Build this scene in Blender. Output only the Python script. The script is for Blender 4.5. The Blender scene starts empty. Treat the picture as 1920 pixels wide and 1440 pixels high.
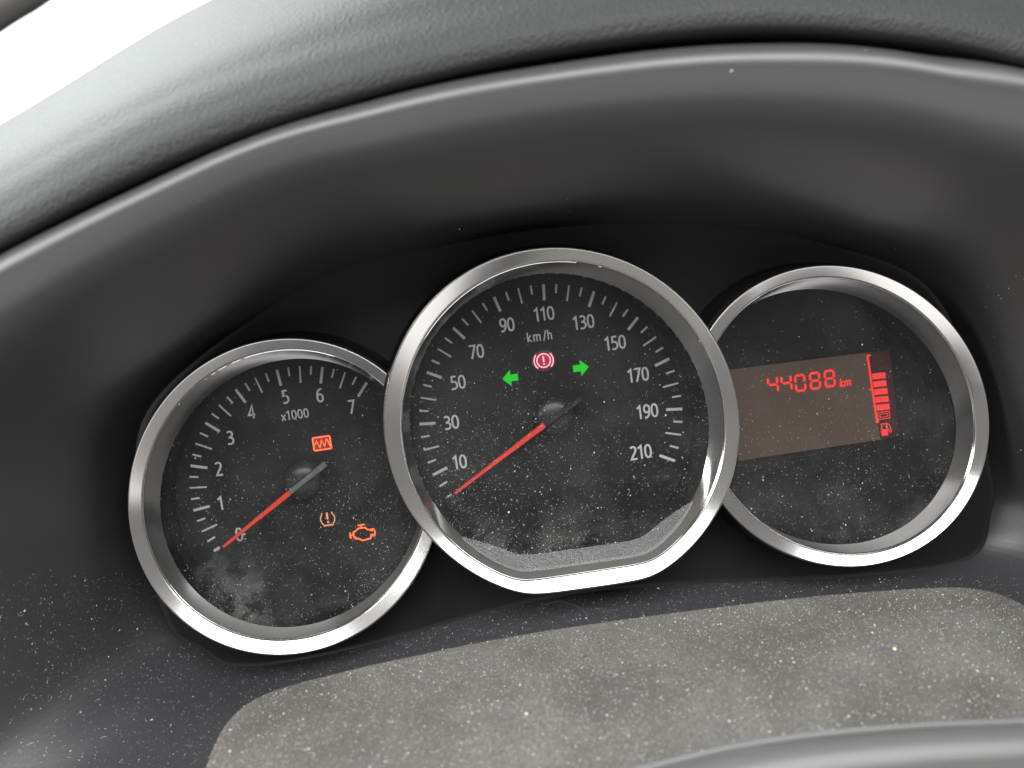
import bpy, bmesh, math, random
from mathutils import Vector, Matrix
R_ = math.radians
random.seed(7)
sc = bpy.context.scene
col = sc.collection

# ------------------------------------------------------------------ camera
# cluster frame: X right, Z up along the instrument faces, Y away from the driver; Y = 0 is the front of the outer rings
F, D0 = 1500.0, 0.28
yc = Vector(((870-960)/F, (600-720)/F, 1)).normalized()          # world Y seen in the camera (x right, y down, z ahead)
a = R_(-7.9)
xc = Vector((math.cos(a), math.sin(a), 0)); xc = (xc - yc*xc.dot(yc)).normalized()
zc = xc.cross(yc)
CAM = Vector((0, -D0, 0))
def ray(px, py):
    v = Vector(((px-960)/F, (py-720)/F, 1))
    return Vector((v.dot(xc), v.dot(yc), v.dot(zc)))
def at(px, py, Y=0.0):
    r = ray(px, py)
    return CAM + r*((Y+D0)/r.y)
cd = bpy.data.cameras.new('camera'); cam = bpy.data.objects.new('camera', cd); col.objects.link(cam)
# camera axes in world: right, up, back
right = Vector((xc.x, yc.x, zc.x)); down = Vector((xc.y, yc.y, zc.y)); fwd = Vector((xc.z, yc.z, zc.z))
m = Matrix((right, -down, -fwd)).transposed().to_4x4(); m.translation = CAM
cam.matrix_world = m
cd.sensor_width = 36; cd.lens = 36*F/1920; cd.clip_start = 0.002; cd.clip_end = 50
cd.dof.use_dof = True; cd.dof.focus_distance = 0.285; cd.dof.aperture_fstop = 9.5
sc.camera = cam

# ------------------------------------------------------------------ world, lamps, exposure
w = bpy.data.worlds.new('World'); sc.world = w; w.use_nodes = True
bg = w.node_tree.nodes['Background']; bg.inputs[0].default_value = (0.95, 0.93, 0.92, 1); bg.inputs[1].default_value = 0.26
def area(name, loc, target, sx, sy, power, color=(1, 1, 1)):
    l = bpy.data.lights.new(name, 'AREA'); l.shape = 'RECTANGLE'; l.size = sx; l.size_y = sy; l.energy = power; l.color = color
    o = bpy.data.objects.new(name, l); col.objects.link(o); o.location = loc
    o.rotation_euler = (Vector(target)-Vector(loc)).to_track_quat('-Z', 'Y').to_euler()
    return o
area('windscreen_light', (-0.55, 0.10, 0.74), (0, -0.1, 0), 1.3, 0.75, 21, (0.94, 1.0, 0.975))
area('overhead_fill_light', (0.15, -0.66, 0.58), (0, 0, -0.05), 1.5, 0.74, 20.0, (1, 1, 1))  # unseen fill lamp added overhead to whiten the lower ring faces
area('cabin_bounce_light', (0.10, -0.66, -0.64), (0, 0, 0), 1.5, 0.62, 3.6, (1, 0.96, 0.95))  # added fill lamp standing in for light bounced off the cabin
area('side_window_light', (-0.80, -0.42, 0.26), (0, 0, 0), 0.34, 0.28, 8.0, (1, 0.99, 0.97))
sc.view_settings.view_transform = 'Standard'; sc.view_settings.look = 'None'
sc.view_settings.exposure = 0.0; sc.view_settings.gamma = 1
sc.cycles.max_bounces = 8; sc.cycles.transparent_max_bounces = 16

# ------------------------------------------------------------------ helpers
def prop(o, label=None, cat=None, group=None, kind=None):
    if label: o['label'] = label
    if cat: o['category'] = cat
    if group: o['group'] = group
    if kind: o['kind'] = kind
    return o
def link(name, me, mat, parent=None, smooth=True):
    o = bpy.data.objects.new(name, me); col.objects.link(o)
    if mat is not None: me.materials.append(mat)
    if smooth: me.polygons.foreach_set('use_smooth', [True]*len(me.polygons))
    if parent: o.parent = parent
    return o
def mesh(name, vs, fs, mat, parent=None, smooth=True):
    me = bpy.data.meshes.new(name); me.from_pydata([tuple(v) for v in vs], [], fs); me.update()
    return link(name, me, mat, parent, smooth)
def empty(name, loc):
    o = bpy.data.objects.new(name, None); col.objects.link(o); o.empty_display_size = 0.01
    o.location = (0, 0, 0)
    return o
def spline(P, n, closed=False):
    """Catmull-Rom through a list of Vectors"""
    out = []; k = len(P)
    segs = k if closed else k-1
    for i in range(segs):
        if closed: p = [P[(i+j-1) % k] for j in range(4)]
        else: p = [P[max(0, min(k-1, i+j-1))] for j in range(4)]
        for s in range(n):
            t = s/n
            out.append(0.5*((2*p[1]) + (p[2]-p[0])*t + (2*p[0]-5*p[1]+4*p[2]-p[3])*t*t + (3*p[1]-p[0]-3*p[2]+p[3])*t**3))
    if not closed: out.append(P[-1].copy())
    return out
def grid(name, rows, mat, parent=None, closed=False, smooth=True, keep=None):
    vs = [v for r in rows for v in r]; n = len(rows[0]); fs = []
    for i in range(len(rows)-1):
        for j in range(n if closed else n-1):
            q = (i*n+j, i*n+(j+1) % n, (i+1)*n+(j+1) % n, (i+1)*n+j)
            if keep is None or keep(sum((vs[k] for k in q), Vector())/4): fs.append(q)
    return mesh(name, vs, fs, mat, parent, smooth)
def surface(name, ctrl, mat, nu=10, nv=10, closed=False, parent=None):
    """ctrl: rows of Vectors; spline both ways"""
    rows = [spline(r, nu, closed) for r in ctrl]
    cols = [spline([rows[i][j] for i in range(len(rows))], nv) for j in range(len(rows[0]))]
    out = [[cols[j][i] for j in range(len(cols))] for i in range(len(cols[0]))]
    return grid(name, out, mat, parent, closed), out

# ------------------------------------------------------------------ materials
def new_mat(name):
    mt = bpy.data.materials.new(name); mt.use_nodes = True
    nt = mt.node_tree; return mt, nt, nt.nodes['Principled BSDF']
def N(nt, typ, **kw):
    n = nt.nodes.new(typ)
    for k, v in kw.items():
        if k in n.inputs.keys(): n.inputs[k].default_value = v
        else: setattr(n, k, v)
    return n
def plain(name, c, rough=0.5, metal=0.0, spec=0.5, noise=0.0, nscale=60, bump=0.0, bscale=400, bdist=0.0002, detail=3):
    mt, nt, p = new_mat(name)
    p.inputs['Base Color'].default_value = (*c, 1); p.inputs['Roughness'].default_value = rough
    p.inputs['Metallic'].default_value = metal; p.inputs['Specular IOR Level'].default_value = spec
    tc = N(nt, 'ShaderNodeTexCoord')
    if noise:
        n = N(nt, 'ShaderNodeTexNoise', Scale=nscale, Detail=4.0); nt.links.new(tc.outputs['Object'], n.inputs['Vector'])
        mr = N(nt, 'ShaderNodeMapRange'); mr.inputs['From Min'].default_value = .3; mr.inputs['From Max'].default_value = .7
        mr.inputs['To Min'].default_value = max(0.02, rough-noise); mr.inputs['To Max'].default_value = rough+noise
        nt.links.new(n.outputs['Fac'], mr.inputs['Value']); nt.links.new(mr.outputs['Result'], p.inputs['Roughness'])
        mx = N(nt, 'ShaderNodeMix', data_type='RGBA'); mx.inputs[6].default_value = (*[v*0.85 for v in c], 1); mx.inputs[7].default_value = (*[min(1, v*1.15) for v in c], 1)
        nt.links.new(n.outputs['Fac'], mx.inputs[0]); nt.links.new(mx.outputs[2], p.inputs['Base Color'])
    if bump:
        n2 = N(nt, 'ShaderNodeTexNoise', Scale=bscale, Detail=detail); nt.links.new(tc.outputs['Object'], n2.inputs['Vector'])
        b = N(nt, 'ShaderNodeBump', Strength=bump, Distance=bdist); nt.links.new(n2.outputs['Fac'], b.inputs['Height']); nt.links.new(b.outputs['Normal'], p.inputs['Normal'])
    return mt
def emis(name, c, s, base=(0.02, 0.02, 0.02)):
    mt, nt, p = new_mat(name)
    p.inputs['Base Color'].default_value = (*base, 1); p.inputs['Roughness'].default_value = .6
    p.inputs['Emission Color'].default_value = (*c, 1); p.inputs['Emission Strength'].default_value = s
    return mt
M = {}
M['satin'] = plain('satin_metal', (0.76, 0.75, 0.73), 0.17, 1.0, noise=0.02, nscale=30)
M['cone'] = plain('polished_metal', (0.32, 0.32, 0.325), 0.22, 1.0, noise=0.04, nscale=40)
def settle(mt, dust, amount=0.75, z0=0.05, z1=0.75):
    """dust that has settled on the faces of a part that look up"""
    nt = mt.node_tree; p = nt.nodes['Principled BSDF']; out = nt.nodes['Material Output']
    g = N(nt, 'ShaderNodeNewGeometry'); sx = N(nt, 'ShaderNodeSeparateXYZ'); nt.links.new(g.outputs['True Normal'], sx.inputs[0])
    mr = N(nt, 'ShaderNodeMapRange', interpolation_type='SMOOTHSTEP'); mr.inputs['From Min'].default_value = z0; mr.inputs['From Max'].default_value = z1; mr.inputs['To Max'].default_value = amount
    nt.links.new(sx.outputs['Z'], mr.inputs['Value'])
    tc = N(nt, 'ShaderNodeTexCoord'); n = N(nt, 'ShaderNodeTexNoise', Scale=2600.0, Detail=4.0, Roughness=.7); nt.links.new(tc.outputs['Object'], n.inputs['Vector'])
    cr = N(nt, 'ShaderNodeMix', data_type='RGBA'); cr.inputs[6].default_value = (*[q*.45 for q in dust], 1); cr.inputs[7].default_value = (*[min(1, q*1.5) for q in dust], 1); nt.links.new(n.outputs['Fac'], cr.inputs[0])
    d = N(nt, 'ShaderNodeBsdfDiffuse'); nt.links.new(cr.outputs[2], d.inputs['Color'])
    mx = N(nt, 'ShaderNodeMixShader'); nt.links.new(mr.outputs[0], mx.inputs[0]); nt.links.new(p.outputs[0], mx.inputs[1]); nt.links.new(d.outputs[0], mx.inputs[2]); nt.links.new(mx.outputs[0], out.inputs['Surface'])
settle(M['cone'], (0.13, 0.125, 0.115))
M['black_gloss'] = plain('black_gloss_plastic', (0.012, 0.012, 0.012), 0.12, spec=0.5)
M['black_wall'] = plain('black_tube_plastic', (0.012, 0.012, 0.013), 0.38, noise=0.05)
M['dial'] = plain('dial_black', (0.013, 0.013, 0.0135), 0.55, spec=0.25, bump=0.1, bscale=6000, bdist=0.00002)
M['print'] = plain('dial_print', (0.62, 0.65, 0.63), 0.6, spec=0.2)
M['print_faint'] = plain('unlit_print', (0.065, 0.062, 0.058), 0.6, spec=0.2)
M['panel'] = plain('panel_plastic', (0.015, 0.0145, 0.0145), 0.50, spec=0.35, noise=0.05, bump=0.25, bscale=2500, bdist=0.00005)
M['shroud'] = plain('shroud_plastic', (0.025, 0.0245, 0.0265), 0.47, spec=1.0, noise=0.06, nscale=14, bump=0.35, bscale=2300, bdist=0.00005)
q = M['shroud'].node_tree.nodes['Principled BSDF']; q.inputs['Coat Weight'].default_value = 0.6; q.inputs['Coat Roughness'].default_value = 0.50; q.inputs['Coat IOR'].default_value = 1.6
settle(M['shroud'], (0.050, 0.050, 0.054), 0.8, 0.15, 0.8)
M['hub'] = plain('hub_plastic', (0.030, 0.030, 0.031), 0.30, spec=0.5)
M['needle_dark'] = plain('needle_dark', (0.008, 0.008, 0.008), 0.3)
M['needle_grey'] = plain('needle_grey', (0.16, 0.16, 0.165), 0.3)
M['needle_grey2'] = plain('needle_smoke', (0.035, 0.035, 0.036), 0.25)
M['needle_red'] = emis('needle_red', (1.0, 0.05, 0.03), 0.38, (0.42, 0.025, 0.02))
M['orange'] = emis('amber_light', (1.0, 0.14, 0.03), 2.0)
M['amber_pale'] = emis('pale_amber_light', (1.0, 0.42, 0.24), 0.95)
M['orange_pane'] = emis('amber_window', (0.30, 0.012, 0.004), 1.0)
M['brake_bleed'] = emis('red_bleed', (0.085, 0.001, 0.012), 1.0)  # bleed colours: dim emission painted as glow leaking past the symbols
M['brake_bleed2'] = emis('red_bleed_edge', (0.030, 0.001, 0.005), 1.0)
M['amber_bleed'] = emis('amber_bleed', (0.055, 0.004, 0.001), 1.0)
M['brake'] = emis('red_light', (1.0, 0.36, 0.44), 1.6)
M['brake_pane'] = emis('red_window', (0.40, 0.006, 0.04), 1.0)
M['green'] = emis('green_light', (0.0, 0.56, 0.002), 1.0, (0.0, 0.02, 0.0))
M['lcd_red'] = emis('lcd_red', (1.0, 0.035, 0.03), 1.0)
M['lcd'] = emis('lcd_panel', (0.017, 0.004, 0.002), 1.0, (0.085, 0.066, 0.050))  # brown base colour holds the painted reflection on the screen glass
M['lcd_dark'] = emis('lcd_dark_panel', (0.020, 0.0010, 0.0010), 1.0, (0.010, 0.005, 0.005))
M['pad'] = None

def leather():
    mt, nt, p = new_mat('grained_hood')
    tc = N(nt, 'ShaderNodeTexCoord')
    v = N(nt, 'ShaderNodeTexVoronoi', Scale=1250.0, feature='SMOOTH_F1'); n = N(nt, 'ShaderNodeTexNoise', Scale=900.0, Detail=3.0)
    nw = N(nt, 'ShaderNodeTexNoise', Scale=180.0, Detail=2.0)
    for q in (n, nw): nt.links.new(tc.outputs['Object'], q.inputs['Vector'])
    add = N(nt, 'ShaderNodeVectorMath', operation='MULTIPLY_ADD'); add.inputs[1].default_value = (0.004,)*3
    nt.links.new(nw.outputs['Color'], add.inputs[0]); nt.links.new(tc.outputs['Object'], add.inputs[2]); nt.links.new(add.outputs[0], v.inputs['Vector'])
    mm = N(nt, 'ShaderNodeMath', operation='MULTIPLY_ADD'); mm.inputs[1].default_value = 0.5
    nt.links.new(n.outputs['Fac'], mm.inputs[0]); nt.links.new(v.outputs['Distance'], mm.inputs[2])
    b = N(nt, 'ShaderNodeBump', Strength=0.7, Distance=0.0005); nt.links.new(mm.outputs[0], b.inputs['Height']); nt.links.new(b.outputs['Normal'], p.inputs['Normal'])
    p.inputs['Base Color'].default_value = (0.026, 0.027, 0.028, 1); p.inputs['Specular IOR Level'].default_value = 0.35; p.inputs['Roughness'].default_value = 0.6
    return mt
M['leather'] = leather()
def dusty(name, base, dust, lo, hi, rough=0.6, s1=45, s2=900):
    """plastic under a patchy film of dust"""
    mt, nt, p = new_mat(name)
    tc = N(nt, 'ShaderNodeTexCoord')
    a1 = N(nt, 'ShaderNodeTexNoise', Scale=s1, Detail=5.0, Roughness=0.6); a2 = N(nt, 'ShaderNodeTexNoise', Scale=s2, Detail=4.0, Roughness=0.7)
    for q in (a1, a2): nt.links.new(tc.outputs['Object'], q.inputs['Vector'])
    m1 = N(nt, 'ShaderNodeMapRange'); m1.inputs['From Min'].default_value = .35; m1.inputs['From Max'].default_value = .65; m1.inputs['To Min'].default_value = lo; m1.inputs['To Max'].default_value = hi
    nt.links.new(a1.outputs['Fac'], m1.inputs['Value'])
    m2 = N(nt, 'ShaderNodeMapRange'); m2.inputs['From Min'].default_value = .35; m2.inputs['From Max'].default_value = .68; m2.inputs['To Min'].default_value = .35; m2.inputs['To Max'].default_value = 1.3
    nt.links.new(a2.outputs['Fac'], m2.inputs['Value'])
    mu = N(nt, 'ShaderNodeMath', operation='MULTIPLY', use_clamp=True); nt.links.new(m1.outputs[0], mu.inputs[0]); nt.links.new(m2.outputs[0], mu.inputs[1])
    mx = N(nt, 'ShaderNodeMix', data_type='RGBA'); mx.inputs[6].default_value = (*base, 1); mx.inputs[7].default_value = (*dust, 1)
    nt.links.new(mu.outputs[0], mx.inputs[0]); nt.links.new(mx.outputs[2], p.inputs['Base Color'])
    p.inputs['Roughness'].default_value = rough; p.inputs['Specular IOR Level'].default_value = 0.35
    b = N(nt, 'ShaderNodeBump', Strength=0.35, Distance=0.00025); nt.links.new(a2.outputs['Fac'], b.inputs['Height']); nt.links.new(b.outputs['Normal'], p.inputs['Normal'])
    return mt
M['cover'] = dusty('dusty_column_plastic', (0.055, 0.052, 0.050), (0.235, 0.228, 0.215), 0.16, 0.52, 0.6, 32, 1100)
M['ledge'] = dusty('dusty_ledge_plastic', (0.018, 0.018, 0.021), (0.16, 0.15, 0.14), 0.02, 0.14, 0.45, 60, 1400)
M['cone_dusty'] = dusty('dusty_cone_plastic', (0.05, 0.048, 0.046), (0.20, 0.19, 0.175), 0.15, 0.5, 0.5, 90, 2500)

SMEARS = [((435, 1105), .017, .24), ((480, 1140), .012, .30), ((400, 1060), .010, .16), ((700, 930), .010, .08), ((900, 1010), .018, .14), ((1050, 1040), .022, .20), ((1240, 900), .012, .10), ((650, 1150), .014, .08), ((1700, 960), .014, .08)]
def lens_mat():
    mt, nt, p = new_mat('clear_lens'); nt.nodes.remove(p)
    out = nt.nodes['Material Output']
    tc = N(nt, 'ShaderNodeTexCoord')
    tr = N(nt, 'ShaderNodeBsdfTransparent'); gl = N(nt, 'ShaderNodeBsdfGlossy', Roughness=0.06); df = N(nt, 'ShaderNodeBsdfDiffuse')
    df.inputs['Color'].default_value = (0.55, 0.54, 0.53, 1); gl.inputs['Color'].default_value = (0.8, 0.8, 0.8, 1)
    fr = N(nt, 'ShaderNodeFresnel', IOR=1.5)
    m1 = N(nt, 'ShaderNodeMixShader'); nt.links.new(fr.outputs[0], m1.inputs[0]); nt.links.new(tr.outputs[0], m1.inputs[1]); nt.links.new(gl.outputs[0], m1.inputs[2])
    n1 = N(nt, 'ShaderNodeTexNoise', Scale=38.0, Detail=5.0, Roughness=0.65); n2 = N(nt, 'ShaderNodeTexNoise', Scale=1500.0, Detail=3.0, Roughness=0.7)
    for q in (n1, n2): nt.links.new(tc.outputs['Object'], q.inputs['Vector'])
    sx = N(nt, 'ShaderNodeSeparateXYZ'); nt.links.new(tc.outputs['Object'], sx.inputs[0])
    g = N(nt, 'ShaderNodeMapRange'); g.inputs['From Min'].default_value = 0.03; g.inputs['From Max'].default_value = -0.10; g.inputs['To Min'].default_value = 0.08; g.inputs['To Max'].default_value = 1.0
    nt.links.new(sx.outputs['Z'], g.inputs['Value'])
    r1 = N(nt, 'ShaderNodeMapRange'); r1.inputs['From Min'].default_value = .42; r1.inputs['From Max'].default_value = .75; r1.inputs['To Min'].default_value = .010; r1.inputs['To Max'].default_value = .11
    nt.links.new(n1.outputs['Fac'], r1.inputs['Value'])
    r2 = N(nt, 'ShaderNodeMapRange'); r2.inputs['From Min'].default_value = .35; r2.inputs['From Max'].default_value = .7; r2.inputs['To Min'].default_value = .4; r2.inputs['To Max'].default_value = 1.6
    nt.links.new(n2.outputs['Fac'], r2.inputs['Value'])
    mu = N(nt, 'ShaderNodeMath', operation='MULTIPLY'); nt.links.new(r1.outputs[0], mu.inputs[0]); nt.links.new(r2.outputs[0], mu.inputs[1])
    mu2 = N(nt, 'ShaderNodeMath', operation='MULTIPLY'); nt.links.new(mu.outputs[0], mu2.inputs[0]); nt.links.new(g.outputs[0], mu2.inputs[1])
    last = mu2.outputs[0]
    n3 = N(nt, 'ShaderNodeTexNoise', Scale=75.0, Detail=6.0, Roughness=0.75, Distortion=0.3); nt.links.new(tc.outputs['Object'], n3.inputs['Vector'])
    r3 = N(nt, 'ShaderNodeMapRange'); r3.inputs['From Min'].default_value = .45; r3.inputs['From Max'].default_value = .75; nt.links.new(n3.outputs['Fac'], r3.inputs['Value'])
    for (px, py), rad, amt in SMEARS:
        q = at(px, py, 0.0126); ds = N(nt, 'ShaderNodeVectorMath', operation='DISTANCE'); ds.inputs[1].default_value = q; nt.links.new(tc.outputs['Object'], ds.inputs[0])
        mr = N(nt, 'ShaderNodeMapRange', interpolation_type='SMOOTHSTEP'); mr.inputs['From Min'].default_value = rad; mr.inputs['From Max'].default_value = rad*.2; mr.inputs['To Max'].default_value = amt
        nt.links.new(ds.outputs['Value'], mr.inputs['Value'])
        ml = N(nt, 'ShaderNodeMath', operation='MULTIPLY_ADD'); nt.links.new(mr.outputs[0], ml.inputs[0]); nt.links.new(r3.outputs[0], ml.inputs[1]); nt.links.new(last, ml.inputs[2]); last = ml.outputs[0]
    mu2 = last
    m2 = N(nt, 'ShaderNodeMixShader'); nt.links.new(mu2, m2.inputs[0]); nt.links.new(m1.outputs[0], m2.inputs[1]); nt.links.new(df.outputs[0], m2.inputs[2])
    nt.links.new(m2.outputs[0], out.inputs['Surface'])
    return mt
M['lens'] = lens_mat()
def dust_mat(name, c1, c2, c3):
    mt, nt, p = new_mat(name)
    g = N(nt, 'ShaderNodeNewGeometry'); cr = N(nt, 'ShaderNodeValToRGB')
    cr.color_ramp.elements[0].color = (*c1, 1); cr.color_ramp.elements[1].color = (*c3, 1)
    e = cr.color_ramp.elements.new(0.6); e.color = (*c2, 1)
    nt.links.new(g.outputs['Random Per Island'], cr.inputs[0]); nt.links.new(cr.outputs[0], p.inputs['Base Color'])
    p.inputs['Roughness'].default_value = 0.8; p.inputs['Specular IOR Level'].default_value = 0.2
    return mt
M['dust'] = dust_mat('pale_dust', (0.20, 0.20, 0.195), (0.55, 0.55, 0.53), (0.95, 0.95, 0.93))
M['grit'] = dust_mat('grey_grit', (0.05, 0.049, 0.048), (0.24, 0.23, 0.21), (0.52, 0.51, 0.47))
cr = [n for n in M['grit'].node_tree.nodes if n.type == 'VALTORGB'][0].color_ramp
for pos, c in ((0.50, (0.22, 0.18, 0.16)), (0.54, (0.17, 0.17, 0.185)), (0.93, (0.62, 0.58, 0.42)), (0.95, (0.66, 0.33, 0.20)), (0.96, (0.60, 0.59, 0.56))):
    e = cr.elements.new(pos); e.color = (*c, 1)
M['hair'] = plain('grey_hair', (0.30, 0.29, 0.28), 0.5)
M['sky'] = emis('bright_sky', (1, 0.995, 0.98), 2.2)

# ------------------------------------------------------------------ gauge shells
NL = 240
YS, YSIDE = -0.006, 0.0          # front of the centre ring / of the two side rings
YD = 0.028                       # the dial faces
def ell(c, A, B, ang, chord=None, rnd=40, k=1.0):
    """ellipse in photo pixels, optionally cut by a chord (two points, rounded corners)"""
    ang = R_(ang); pts = []
    if chord:
        (x0, y0), (x1, y1) = chord
        nx, ny = -(y1-y0), (x1-x0); L = math.hypot(nx, ny); nx /= L; ny /= L
        if ny < 0: nx, ny = -nx, -ny
        dist = (x0-c[0])*nx+(y0-c[1])*ny
    for i in range(NL):
        t = 2*math.pi*i/NL
        ct, st = math.cos(t-ang), math.sin(t-ang)
        r = 1/math.sqrt((ct/A)**2+(st/B)**2)
        if chord:
            cosb = math.cos(t)*nx+math.sin(t)*ny
            if cosb > 0.2:
                rl = dist/cosb
                r = (r**-rnd+rl**-rnd)**(-1/rnd)
        pts.append((c[0]+k*r*math.cos(t), c[1]+k*r*math.sin(t)))
    return pts
def loop3(P, Y): return [at(x, y, Y) for x, y in P]
def scale_loop(L, s, dY):
    c = sum(L, Vector())/len(L)
    return [Vector((c.x+(v.x-c.x)*s, v.y+dY, c.z+(v.z-c.z)*s)) for v in L]
def lerp(A_, B_, t): return [a_.lerp(b_, t) for a_, b_ in zip(A_, B_)]
CH_O, CH_I, CH_P = ((989.8, 1118.7), (1212, 1087.8)), ((989.8, 1092), (1208.7, 1059)), ((989.8, 1067.7), (1195.8, 1038.6))
G = {
 'tach': dict(Y=YSIDE, o=ell((532.5, 931.8), 299.7, 288.5, -56), i=ell((534.3, 928), 278.4, 264.6, -56.7), p=ell((547.8, 924.2), 258.4, 240.7, -52.2)),
 'speed': dict(Y=YS, o=ell((1053.1, 793.9), 335.7, 325.1, -143.5, CH_O, 60), i=ell((1055.8, 795.4), 309, 304.3, -119, CH_I, 60), p=ell((1048.4, 796.7), 288.4, 276.5, -125.4, CH_P, 60)),
 'fuel': dict(Y=YSIDE, o=ell((1573.1, 780.5), 290.8, 272.1, -133.9), i=ell((1573.3, 779.8), 270.7, 246.6, -129.9), p=ell((1547, 781.5), 255, 229.3, -141.8)),
}
SP = loop3(G['speed']['o'], YS); spc = sum(SP, Vector())/NL
spa = [(math.atan2(v.z-spc.z, v.x-spc.x), math.hypot(v.x-spc.x, v.z-spc.z)) for v in SP]; spa.sort()
def inside_speed(v, k):
    t = math.atan2(v.z-spc.z, v.x-spc.x); r = math.hypot(v.x-spc.x, v.z-spc.z)
    j = min(range(0, NL), key=lambda q: abs(spa[q][0]-t))
    return r < spa[j][1]*k
def shell(key, root, cut):
    g = G[key]; Y = g['Y']; keep = (lambda v: not inside_speed(v, 0.965)) if cut else None
    o = loop3(g['o'], Y); i_ = loop3(g['i'], Y+0.0022); p_ = loop3(g['p'], Y+0.012)
    # ring: outer lip rolls over, flat satin face leans inward
    rows = [scale_loop(o, 1.012, 0.0045), scale_loop(o, 1.012, 0.0018), scale_loop(o, 1.008, 0.0006), scale_loop(o, 1.003, 0.0001), o]
    rows += [lerp(o, i_, t) for t in (0.08, .3, .6, .92)] + [i_, scale_loop(i_, 0.994, 0.0004), scale_loop(i_, 0.992, 0.0012)]
    ring = grid('bezel_ring', rows, M['satin'], root, True, keep=keep)
    a0 = scale_loop(i_, 0.990, 0.0010)
    rows = [lerp(a0, p_, t) for t in (0, .25, .5, .75, 1)]
    for q, t in ((1, .25), (2, .5), (3, .75)):     # slightly dished cone
        rows[q] = [v+Vector((0, 0.0006*math.sin(math.pi*t), 0)) for v in rows[q]]
    cone = grid('inner_cone', rows, M['cone'], root, True, keep=keep)
    rows = [scale_loop(p_, 1.001, -0.0001), scale_loop(p_, 0.998, 0.0010), scale_loop(p_, 1.0, 0.0012), scale_loop(p_, 1.0, YD-Y-0.012)]
    tube = grid('inner_tube', rows, M['black_gloss'], root, True, keep=keep)
    wall = [scale_loop(o, 1.010, 0.0035), scale_loop(o, 1.014, 0.0040), scale_loop(o, 1.022, 0.0046), scale_loop(o, 1.034, 0.009), scale_loop(o, 1.045, 0.020-Y)]
    grid('outer_tube', wall, M['black_wall'], root, True, keep=keep)
    # dial face, closed with a centre vertex fan made as shrinking loops so that it can be cut
    base = scale_loop(p_, 1.02, YD-Y-0.012)
    rows = [scale_loop(base, s, 0) for s in (1, .9, .8, .7, .6, .5, .4, .3, .2, .1, .001)]
    dial = grid('dial_face', rows, M['dial'], root, True, smooth=False, keep=keep)
    lb = scale_loop(p_, 1.004, 0.0006)
    cz = sum(v.z for v in lb)/NL; hz = max(abs(v.z-cz) for v in lb)
    rows = []
    for s in (1, .985, .97, .955, .94, .925, .91, .895, .88, .8, .7, .5, .3, .1, .001):
        row = scale_loop(lb, s, 0); e = max(0, (s-.88)/.12)
        for v in row:
            dn = max(0, min(1, (-(v.z-cz)/hz-.35)/.45)); v.y -= (0.0033 if key == 'speed' else 0.0004)*dn*1.2*e*e/(e+.2)
        rows.append(row)
    lens = grid('lens', rows, M['lens'], root, True, smooth=True, keep=keep)
    return dict(dial=dial, lens=lens, p=p_, lensY=Y+0.0126)

tach = prop(empty('tachometer', (0, 0, 0)), 'left round rev counter numbered 0 to 7 with amber warning lights and satin silver ring', 'gauge')
speed = prop(empty('speedometer', (0, 0, 0)), 'large centre speedometer marked km/h with flat-bottomed silver ring and green arrows', 'gauge')
fuel = prop(empty('odometer_display', (0, 0, 0)), 'right round display showing red 44088 km and fuel bars inside silver ring', 'gauge')
ST = shell('tach', tach, True); SS = shell('speed', speed, False); SF = shell('fuel', fuel, True)

# ------------------------------------------------------------------ printing
def ribbon(P, wdt, closed=False):
    """P: 2D points -> verts, faces of a mitred ribbon"""
    n = len(P); vs = []; fs = []
    for i in range(n):
        if closed: a_, b_ = P[i-1], P[(i+1) % n]
        else: a_, b_ = P[max(0, i-1)], P[min(n-1, i+1)]
        c_ = P[i]
        d1 = (c_-a_) if (c_-a_).length > 1e-9 else (b_-c_); d2 = (b_-c_) if (b_-c_).length > 1e-9 else d1
        d1 = d1.normalized(); d2 = d2.normalized()
        n1 = Vector((-d1.y, d1.x)); n2 = Vector((-d2.y, d2.x)); mt_ = n1+n2
        mt_ = mt_.normalized() if mt_.length > 1e-6 else n1
        k = min(2.2, 1/max(0.35, mt_.dot(n1)))
        vs += [c_+mt_*wdt/2*k, c_-mt_*wdt/2*k]
    for i in range(n if closed else n-1):
        j = (i+1) % n; fs.append((2*i, 2*i+1, 2*j+1, 2*j))
    return vs, fs
def V2(L): return [Vector(p) for p in L]
def sm(L, n=5, closed=False): return spline(V2(L), n, closed)
def sup(cx, cy, rx, ry, e=2.35, n=28):
    out = []
    for i in range(n):
        t = 2*math.pi*i/n; c_, s_ = math.cos(t), math.sin(t)
        out.append(Vector((cx+rx*math.copysign(abs(c_)**(2/e), c_), cy+ry*math.copysign(abs(s_)**(2/e), s_))))
    return out
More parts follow.
